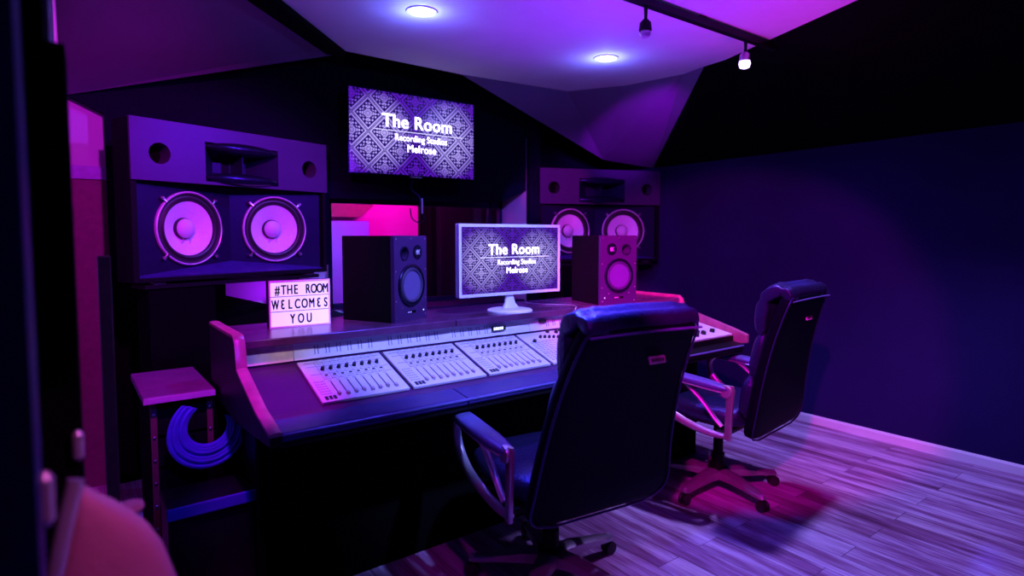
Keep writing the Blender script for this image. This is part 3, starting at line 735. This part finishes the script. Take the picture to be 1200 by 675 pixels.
# ================================================================== OFFICE CHAIRS
def make_chair(label, loc, rz, top=-.49):
    q0 = -.285
    def Y(y): return q0+(y-q0)*(top-q0)/(-.49-q0)
    t = thing('executive_chair', label, 'office chair', loc, rz, 'black leather chairs at the console')
    # base
    hub = MB().lathe([(.045, .065), (.055, .08), (.055, .12), (.034, .135), (.034, .20), (.026, .205), (.026, .38)], 28, 'z').build('gas_column', K['blacksatin'], t)
    for k in range(5):
        a = R(CH_A+72*k)
        mb = MB(); rs = []
        for u, w, h0, h1 in ((.03, .032, .068, .122), (.12, .029, .074, .120), (.24, .024, .072, .102), (.315, .021, .066, .088), (.335, .012, .066, .080)):
            rs.append([(u, -w*1.25, h0), (u, -w*1.2, h1-.010), (u, -w*.5, h1), (u, w*.5, h1), (u, w*1.2, h1-.010), (u, w*1.25, h0)])
        mb.rings(rs)
        lg = mb.build('leg', K['bronze'], t, rot=(0, 0, a))
        cm = MB()
        for s in (-1, 1): cm.lathe([(.010, s*.006), (.026, s*.008), (.029, s*.013), (.027, s*.022), (.012, s*.024)], 20, 'y', org=(.322, 0, .029))
        cm.tube([(.318, 0, .029), (.318, 0, .068)], .007, 8)
        cm.box((.297, -.006, .03), (.335, .006, .056))
        cm.build('caster', K['rubber'], lg)
        MB().lathe([(.014, .084), (.012, .088), (.004, .09)], 14, 'z', org=(.318, 0, 0)).build('caster_cap', K['silver'], lg)
    # mechanism
    mb = MB(); mb.box((-.10, -.14, .375), (.10, .12, .42)); mb.box((-.30, -.19, .40), (.30, -.13, .425)); mb.box((-.30, .03, .40), (.30, .08, .425))
    mb.build('mechanism', K['blacksatin'], t, smooth=False, bevel=.006)
    mb = MB(); mb.tube([(.08, .0, .40), (.20, .0, .395), (.30, .01, .39)], .006, 8); mb.tube([(.29, .01, .39), (.345, .015, .388)], .011, 8, rz=.006)
    mb.build('tilt_lever', K['blacksatin'], t)
    # seat
    st = []
    for u in [i/14 for i in range(15)]:
        y = -.27+.57*u; f = (1-(abs(2*u-1))**5)**.35
        st.append(((0, y, .475-.03*max(0, u-.75)*4*.6), .27*(.72+.28*f)*max(.3, f), .062*max(.12, f)))
    MB().loft(st, 40, 3.4).build('seat', K['leather'], t)
    # backrest shell (rear) - reclined slab with rounded bottom
    spine = [(-.285, .40), (-.315, .50), (-.335, .62), (-.365, .76), (-.405, .90), (-.455, 1.03), (-.494, 1.118)]
    S = arc([(0, Y(y), z) for y, z in spine], 30); n = len(S)
    st = []
    for i, p in enumerate(S):
        u = i/(n-1)
        f = (1-(1-min(1., u/.17))**2.4)**.5
        hw = (.325-.088*u)*(.62+.38*f)
        if u > .95: hw *= 1-(u-.95)*1.2
        st.append((p, hw, .030*max(.5, min(1, u/.05+.3))))
    MB().loft(st, 44, 5.5).build('back_shell', K['leather2'], t)
    # piping around the shell
    pp = []
    for sgn in (-1, 1):
        seq = [(c[0], hw, c) for c, hw, ht in st]
        pts = [(sgn*hw*.985, c[1]-.024, c[2]-.008) for c, hw, ht in st]
        pp.append(pts)
    loop = pp[0][::-1]+pp[1]
    MB().tube(loop, .0045, 8).build('piping', K['leather'], t)
    # front cushions: lumbar, middle, each a fat pad
    def pad(z0, z1, yoff, hw, th, name):
        q = [p for p in S if z0 <= p.z <= z1]; m = len(q); stt = []
        for i, p in enumerate(q):
            u = i/(m-1); f = (1-abs(2*u-1)**3.2)**.5
            stt.append((Vector((0, p.y+yoff, p.z+.01)), hw*(.86+.14*f), th*max(.12, f)))
        MB().loft(stt, 40, 3.2).build(name, K['leather'], t)
    pad(.46, .72, .062, .245, .055, 'lumbar_cushion')
    pad(.66, .95, .055, .232, .048, 'back_cushion')
    # head roll folded over the top
    dt = top+.49
    hp = arc([(0, dt-.488, 1.098), (0, dt-.490, 1.116), (0, dt-.472, 1.136), (0, dt-.43, 1.130), (0, dt-.395, 1.10), (0, dt-.378, 1.04), (0, dt-.37, .97), (0, dt-.372, .92)], 40)
    m = len(hp); stt = []
    for i, p in enumerate(hp):
        u = i/(m-1); f = min(1, (u/.06+.25), ((1-u)/.08+.25))
        th = (.024+.014*max(0, math.sin(PI*u*1.0)))*f*(1-.5*math.exp(-((u-.30)/.045)**2)-.35*math.exp(-((u-.62)/.04)**2))
        stt.append((p, .245-.010*abs(2*u-1), th))
    hb = MB(); hb.loft(stt, 72, 7.5)
    for v in hb.bm.verts:          # soft creases in the leather
        w_ = .0022*math.sin(v.co.x*41+v.co.z*23)+.0016*math.sin(v.co.x*97-v.co.y*60)+.0012*math.sin(v.co.x*15+v.co.y*90)
        v.co.z += w_; v.co.y += w_*.7
    hb.build('head_roll', K['leather'], t)
    q = [(x, dt-.490, 1.088+.003*math.cos(x*6)) for x in [-.235+.47*i/20 for i in range(21)]]
    MB().tube([(x, y-.034, z) for x, y, z in q], .004, 8).build('top_piping', K['armpad'], t)
    # label plate on the rear of the back
    MB().box((-.035, -.004, -.013), (.035, .004, .013)).build('back_label', K['boxtop'], t, (.075, dt-.482, .985), (R(-20), 0, 0), smooth=False, bevel=.002)
    mb = MB()
    for i in range(6): mb.box((-.027+i*.0095, -.0052, -.006), (-.021+i*.0095, -.003, .005))
    mb.build('back_label_lettering', K['knob'], t, (.075, dt-.482, .985), (R(-20), 0, 0), smooth=False)
    # arms
    for s in (-1, 1):
        x = s*.315
        st = []
        for i in range(13):
            u = i/12; f = (1-abs(2*u-1)**4)**.5
            st.append(((x+s*.012*math.sin(PI*u), -.215+.45*u, .645+.035*u+.006*math.sin(PI*u)), .042*max(.35, f), .019*max(.3, f)))
        ar = MB().loft(st, 24, 2.8).build('arm_rest', K['armpad'], t)
        MB().loft([((a[0][0], a[0][1], a[0][2]-.018), a[1]*.92, .007) for a in st[1:-1]], 20, 2.6).build('pad_base', K['silver'], ar)
        p1 = arc([(x, .19, .665), (x, .225, .62), (x, .205, .54), (x, .12, .47), (x*.98, .0, .425), (x*.97, -.12, .405), (x*.97, -.20, .408)], 28)
        MB().tube(p1, [.017]*len(p1), 12, rz=[.011+.012*math.sin(PI*i/(len(p1)-1)) for i in range(len(p1))]).build('arm_bracket', K['silver'], ar)
        p2 = arc([(x, .06, .655), (x, .01, .625), (x, -.07, .56), (x, -.135, .49), (x, -.175, .455)], 18)
        MB().tube(p2, .014, 12, rz=.010).build('arm_link', K['silver'], ar)
        mb = MB(); mb.loft([((x, -.205, .395), .010, .018), ((x, -.208, .46), .010, .017), ((x, -.212, .56), .010, .018), ((x, -.215, .645), .010, .022), ((x, -.215, .665), .008, .016)], 20, 4)
        mb.build('arm_upright', K['bronze'], ar)
        mb = MB(); mb.lathe([(.012, x-s*.004), (.030, x-s*.004), (.033, x+s*.008), (.030, x+s*.018), (.010, x+s*.019)], 28, 'x', org=(0, -.195, .635))
        mb.build('pivot_cover', K['silver'], ar)
    return t
CH_A = 4.
make_chair('nearest black leather executive chair, its high back hiding the middle of the console', (1.555, 1.80, 0), R(-7.), -.525)
CH_A = -39.
make_chair('black leather executive chair at the right, fully visible with its five-star base', (2.86, 1.90, 0), R(7.), -.435)

# ================================================================== LEFT FOREGROUND
rk = thing('equipment_rack', 'low equipment rack with pink-lit wooden top, left of the console', 'rack cabinet', (0, 0, 0))
MB().box((.262, 2.80, .0), (.49, 3.25, .722)).build('body', K['blackwall'], rk, smooth=False)
MB().box((.235, 2.74, .722), (.495, 3.27, .752)).build('top_board', K['oak'], rk, smooth=False, bevel=.004)
MB().box((.235, 2.732, .726), (.495, 2.7395, .748)).build('lit_front_edge', mat('edge_highlight_strip', (.5, .25, .5), .4), rk, smooth=False)  # highlight along the board's edge, made as a pale strip
for x in (.262, .468):
    r_ = MB().box((x, 2.775, .0), (x+.022, 2.80, .720)).build('rack_rail', K['postwood'], rk, smooth=False)
    for k in range(7): MB().lathe([(.006, 2.775), (.006, 2.771), (.003, 2.769)], 10, 'y', org=(x+.011, 0, .09+.095*k+.01)).build('screw', K['metal'], r_)
for k in range(5): MB().box((.285, 2.782, .06+k*.13), (.467, 2.80, .175+k*.13)).build('rack_panel', K['blacksatin'], rk, smooth=False)
hc = (.455, 2.715, .585)
mb = MB()
for k in range(8):
    rr = .078+.0080*k; cz_ = hc[2]+.018-.0035*k
    a0, a1 = R(118+1.5*k), R(392-3*k); pts = []
    for i in range(34):
        a = a0+(a1-a0)*i/33
        pts.append((hc[0]+rr*1.05*math.cos(a), 2.70-.004*(k % 3), cz_+rr*math.sin(a)*(1.25 if math.cos(a) < 0 and math.sin(a) > 0 else 1.0)))
    mb.tube(pts, [.004+.007*math.sin(PI*i/33)**.6 for i in range(34)], 8)
o = mb.build('cable_coil', K['cable']); tag(o, 'blue crescent-shaped coil of cable hanging in the dark below the rack top', 'cable')
cs = thing('storage_case', 'low dark case with a blue-lit front edge on the floor below the blue coil', 'case', (.425, 2.56, 0))
MB().box((-.15, -.10, 0), (.15, .10, .355)).build('body', K['blacksatin'], cs, smooth=False, bevel=.006)
MB().box((-.155, -.105, .355), (.155, .105, .395)).build('lid', K['blacksatin'], cs, smooth=False, bevel=.006)
MB().box((-.155, -.118, .352), (.155, -.106, .398)).build('lit_front_edge', K['bluelit'], cs, smooth=False, bevel=.004)  # added bar, blue light on the lid's edge put into its colour
# padded chair back, very close, bottom left corner
pc = thing('padded_chair', 'pink-lit padded chair back, blurred in the bottom left corner', 'chair', (.062, 1.12, 0))
OX = .062
prof = [(-.045, .150, .50, .045), (-.045, .150, .70, .045), (-.040, .136, .82, .044), (-.030, .116, .89, .042), (-.022, .098, .925, .040), (-.014, .078, .952, .036), (-.006, .052, .978, .030), (.0, .030, .996, .022), (.005, .016, 1.010, .013), (.008, .010, 1.016, .005)]
mb = MB(); rs = []
for xl, xr, z, ht in prof:
    cx_, hw = (xl+xr)/2-OX, (xr-xl)/2
    rs.append([(cx_+hw*math.copysign(abs(math.cos(2*PI*k/32))**.8, math.cos(2*PI*k/32)), ht*math.sin(2*PI*k/32), z) for k in range(32)])
mb.rings(rs); mb.build('backrest', K['pinkish'], pc)
mb = MB(); mb.tube(arc([(-.045-OX, -.045, .60), (-.038-OX, -.045, .82), (-.020-OX, -.045, .93), (.004-OX, -.03, 1.035)], 16), .012, 12)
mb.build('back_post', K['silver'], pc)
MB().loft([((.02, -.02, .50), .15, .03), ((.02, .1, .51), .17, .035), ((.02, .25, .51), .17, .035), ((.02, .32, .50), .15, .02)], 24, 3).build('seat', K['leather'], pc)
mb = MB(); mb.lathe([(.0, .872), (.016, .874), (.024, .884), (.022, .894), (.0, .898)], 24, 'z', org=(.03, .28, -.035)); 
mb.build('arm_knob', K['pinkish'], pc)
MB().tube([(.03, .28, .50), (.03, .28, .84)], .008, 8).build('arm_post', K['blacksatin'], pc)
for dx, dy in ((-.07, .0), (.14, .0), (-.07, .28), (.14, .28)):
    MB().tube([(dx, dy, 0), (dx, dy, .50)], .011, 8).build('leg', K['blacksatin'], pc)

# ================================================================== CEILING FIXTURES
def downlight(label, x, y):
    t = thing('downlight', label, 'ceiling light', (x, y, 2.5), 0, 'round recessed downlights')
    MB().lathe([(.058, -.001), (.062, -.006), (.075, -.005), (.078, 0)], 40, 'z', cap=False).build('trim_ring', K['white'], t)
    MB().lathe([(.0, -.012), (.045, -.010), (.058, -.002)], 40, 'z').build('lens', K['glow'], t)
downlight('round recessed downlight above the television, nearer the left of the ceiling', 1.46, 2.678)
downlight('round recessed downlight in the ceiling to the right of the television', 2.755, 2.683)
tl = thing('track_light', 'black track light bar with two hanging heads on the ceiling', 'track light', (2.7, 1.89, 2.5))
MB().box((-.75, -.017, -.045), (.62, .017, -.012)).build('rail', K['blacksatin'], tl, smooth=False)
for x in (-.70, -.1, .55): MB().box((x, -.012, -.013), (x+.05, .012, 0)).build('mount', K['blacksatin'], tl, smooth=False)
for x, y, lit in ((-.50, .0, 0), (.32, .0, 1)):
    h = MB().tube([(x, y, -.045), (x, y, -.085), (x+.01, y+.01, -.12)], [.010, .008, .008], 10).build('lamp_head', K['blacksatin'], tl)
    MB().lathe([(.012, -.10), (.026, -.115), (.030, -.15)], 24, 'z', org=(x+.01, y+.01, 0)).build('shade', K['blacksatin'] if not lit else K['metal'], h)
    MB().lathe([(.028, -.148), (.032, -.165), (.026, -.185), (.008, -.192)] if lit else [(.022, -.148), (.026, -.165), (.018, -.18), (.004, -.185)], 24, 'z', org=(x+.01, y+.01, 0)).build('bulb', K['bulb'] if lit else K['silver'], h)

# ================================================================== LIGHTS (some beams are added without a fixture)
def lamp(kind, loc, col, W, to=None, size=.05, cone=120, blend=.4, name='lamp'):
    l = bpy.data.lights.new(name, kind); l.energy = W; l.color = col
    if kind == 'SPOT': l.spot_size = R(cone); l.spot_blend = blend; l.shadow_soft_size = size
    elif kind == 'AREA': l.shape = 'DISK'; l.size = size
    else: l.shadow_soft_size = size
    o = bpy.data.objects.new(name, l); C.objects.link(o); o.location = loc
    if to is not None:
        o.rotation_euler = (Vector(to)-Vector(loc)).to_track_quat('-Z', 'Y').to_euler()
    return o
BLUE = (.13, .08, 1.); VIO = (.34, .16, 1.); MAG = (1., .03, .42); PUR = (.42, .08, 1.)
PUR = (.25, .01, 1.); MAG = (1., .0, .70); MAGV = (.8, .01, .95)
lamp('SPOT', (1.46, 2.678, 2.47), (.08, .06, 1), 80, (1.46, 2.5, 0), .06, 140, .5)
lamp('SPOT', (2.755, 2.683, 2.47), (.22, .07, 1), 60, (2.9, 2.2, 0), .05, 140, .5)
lamp('SPOT', (1.50, 1.85, 2.46), (.05, .08, 1), 1300, (1.44, 1.38, 1.10), .12, 26, .6)  # added spot for the blue highlight on the nearer chair's top
lamp('SPOT', (2.66, 2.25, 2.46), (.09, .09, 1), 900, (2.89, 1.57, 1.06), .08, 13, .8)  # added narrow spot, brightens the right chair's top
lamp('POINT', (1.46, 2.678, 2.43), (.12, .17, 1), 5.5, size=.02)
lamp('POINT', (2.755, 2.683, 2.43), (.12, .17, 1), 5.5, size=.02)
lamp('SPOT', (3.0, 1.50, 2.44), (.36, .24, 1), 210, (3.3, 1.20, 0), .05, 92, .7)
lamp('SPOT', (1.60, .75, 2.44), (.21, .24, 1), 440, (1.65, 2.45, .95), .05, 46, .5)
lamp('SPOT', (2.2, 1.89, 2.28), (.24, .03, 1.), 190, (.9, 3.5, 1.5), .03, 46, .5)
lamp('SPOT', (2.2, 1.89, 2.28), (.30, .03, 1.), 120, (3.6, 3.7, 1.5), .03, 40, .5)
lamp('SPOT', (3.02, 1.89, 2.26), (.36, .0, 1.), 200, (3.9, 3.55, 2.25), .03, 26, .8)
lamp('SPOT', (.5, .3, 2.3), MAG, 340, (3.2, 2.15, .9), .03, 40, .3)
lamp('SPOT', (.5, .3, 2.3), MAG, 1200, (2.72, 2.46, 1.12), .03, 15, .5)
lamp('SPOT', (.9, .5, 1.7), MAGV, 22, (1.6, 1.85, .1), .03, 34, .7)  # added mid-air spot without fixture, lifts the nearer chair's base
lamp('SPOT', (.35, 1.7, 2.35), MAGV, 150, (.45, 3.3, 1.4), .03, 72, .5)
lamp('SPOT', (.35, 1.7, 2.35), MAGV, 150, (.60, 2.25, .8), .03, 20, .8)
lamp('SPOT', (1.0, .6, 2.35), (1., .72, .7), 55, (.72, 2.46, .93), .03, 9, 1.)  # added narrow warm spot, whitens the left end of the fascia
lamp('SPOT', (1.08, 3.80, 1.02), (.35, .01, 1.), 4, (.93, 4.02, 1.16), .02, 110, .6)  # added hidden spot, violet patch on the wall below the speaker
lamp('SPOT', (2.2, 1.89, 2.28), (.15, .08, 1.), 160, (3.13, 4.1, 1.6), .02, 10, .5)
lamp('SPOT', (.5, .3, 2.3), MAG, 500, (3.42, 3.88, 1.75), .02, 9, .6)
lamp('SPOT', (.4, 1.9, 2.2), MAG, 4, (.25, 3.0, 2.5), .05, 70, .8)  # added weak spot without fixture, reddens the left slope
lamp('SPOT', (.6, .2, 2.2), (1, .15, .75), 36, (.08, 1.15, .9), .03, 22, .5)  # added spot, brightens the blurred chair back and latch plates
lamp('SPOT', (.35, 1.2, 1.9), (.03, .03, 1), 60, (.45, 2.6, .52), .03, 24, .6)  # added blue spot without fixture, picks out the coil
lamp('SPOT', (2.2, 1.9, 1.6), PUR, 46, (2.2, 1.9, 2.5), .12, 122, .4)  # added unseen uplight, makes the ceiling purple
lamp('SPOT', (3.0, 1.5, 1.7), (1., .0, .5), 9, (3.0, 1.5, 2.5), .12, 110, .9)  # added unseen uplight, magenta tone on the ceiling's right side
lamp('POINT', (2.7, 5.1, 2.0), (1., .0, .7), 46, size=.1)
lamp('POINT', (1.75, 5.45, 1.35), (.12, .25, 1.), 14, size=.1)
wd = bpy.data.worlds.new('World'); bpy.context.scene.world = wd; wd.use_nodes = True
wd.node_tree.nodes['Background'].inputs[0].default_value = (.01, .0, .08, 1)
wd.node_tree.nodes['Background'].inputs[1].default_value = .03

# ================================================================== CAMERA
cam = bpy.data.cameras.new('camera'); co = bpy.data.objects.new('camera', cam); C.objects.link(co)
cam.sensor_width = 36; cam.lens = 700/1200*36; cam.shift_y = -.016405138*-1*-1
co.location = (0, 0, 1.4); co.rotation_euler = (R(90-3.5), 0, R(-37))
cam.clip_start = .05
cam.dof.use_dof = True; cam.dof.focus_distance = 2.9; cam.dof.aperture_fstop = 21/14.
sc = bpy.context.scene; sc.camera = co
sc.view_settings.view_transform = 'Standard'; sc.view_settings.look = 'None'
sc.view_settings.gamma = 1; sc.view_settings.use_curve_mapping = False
sc.view_settings.exposure = 0.0
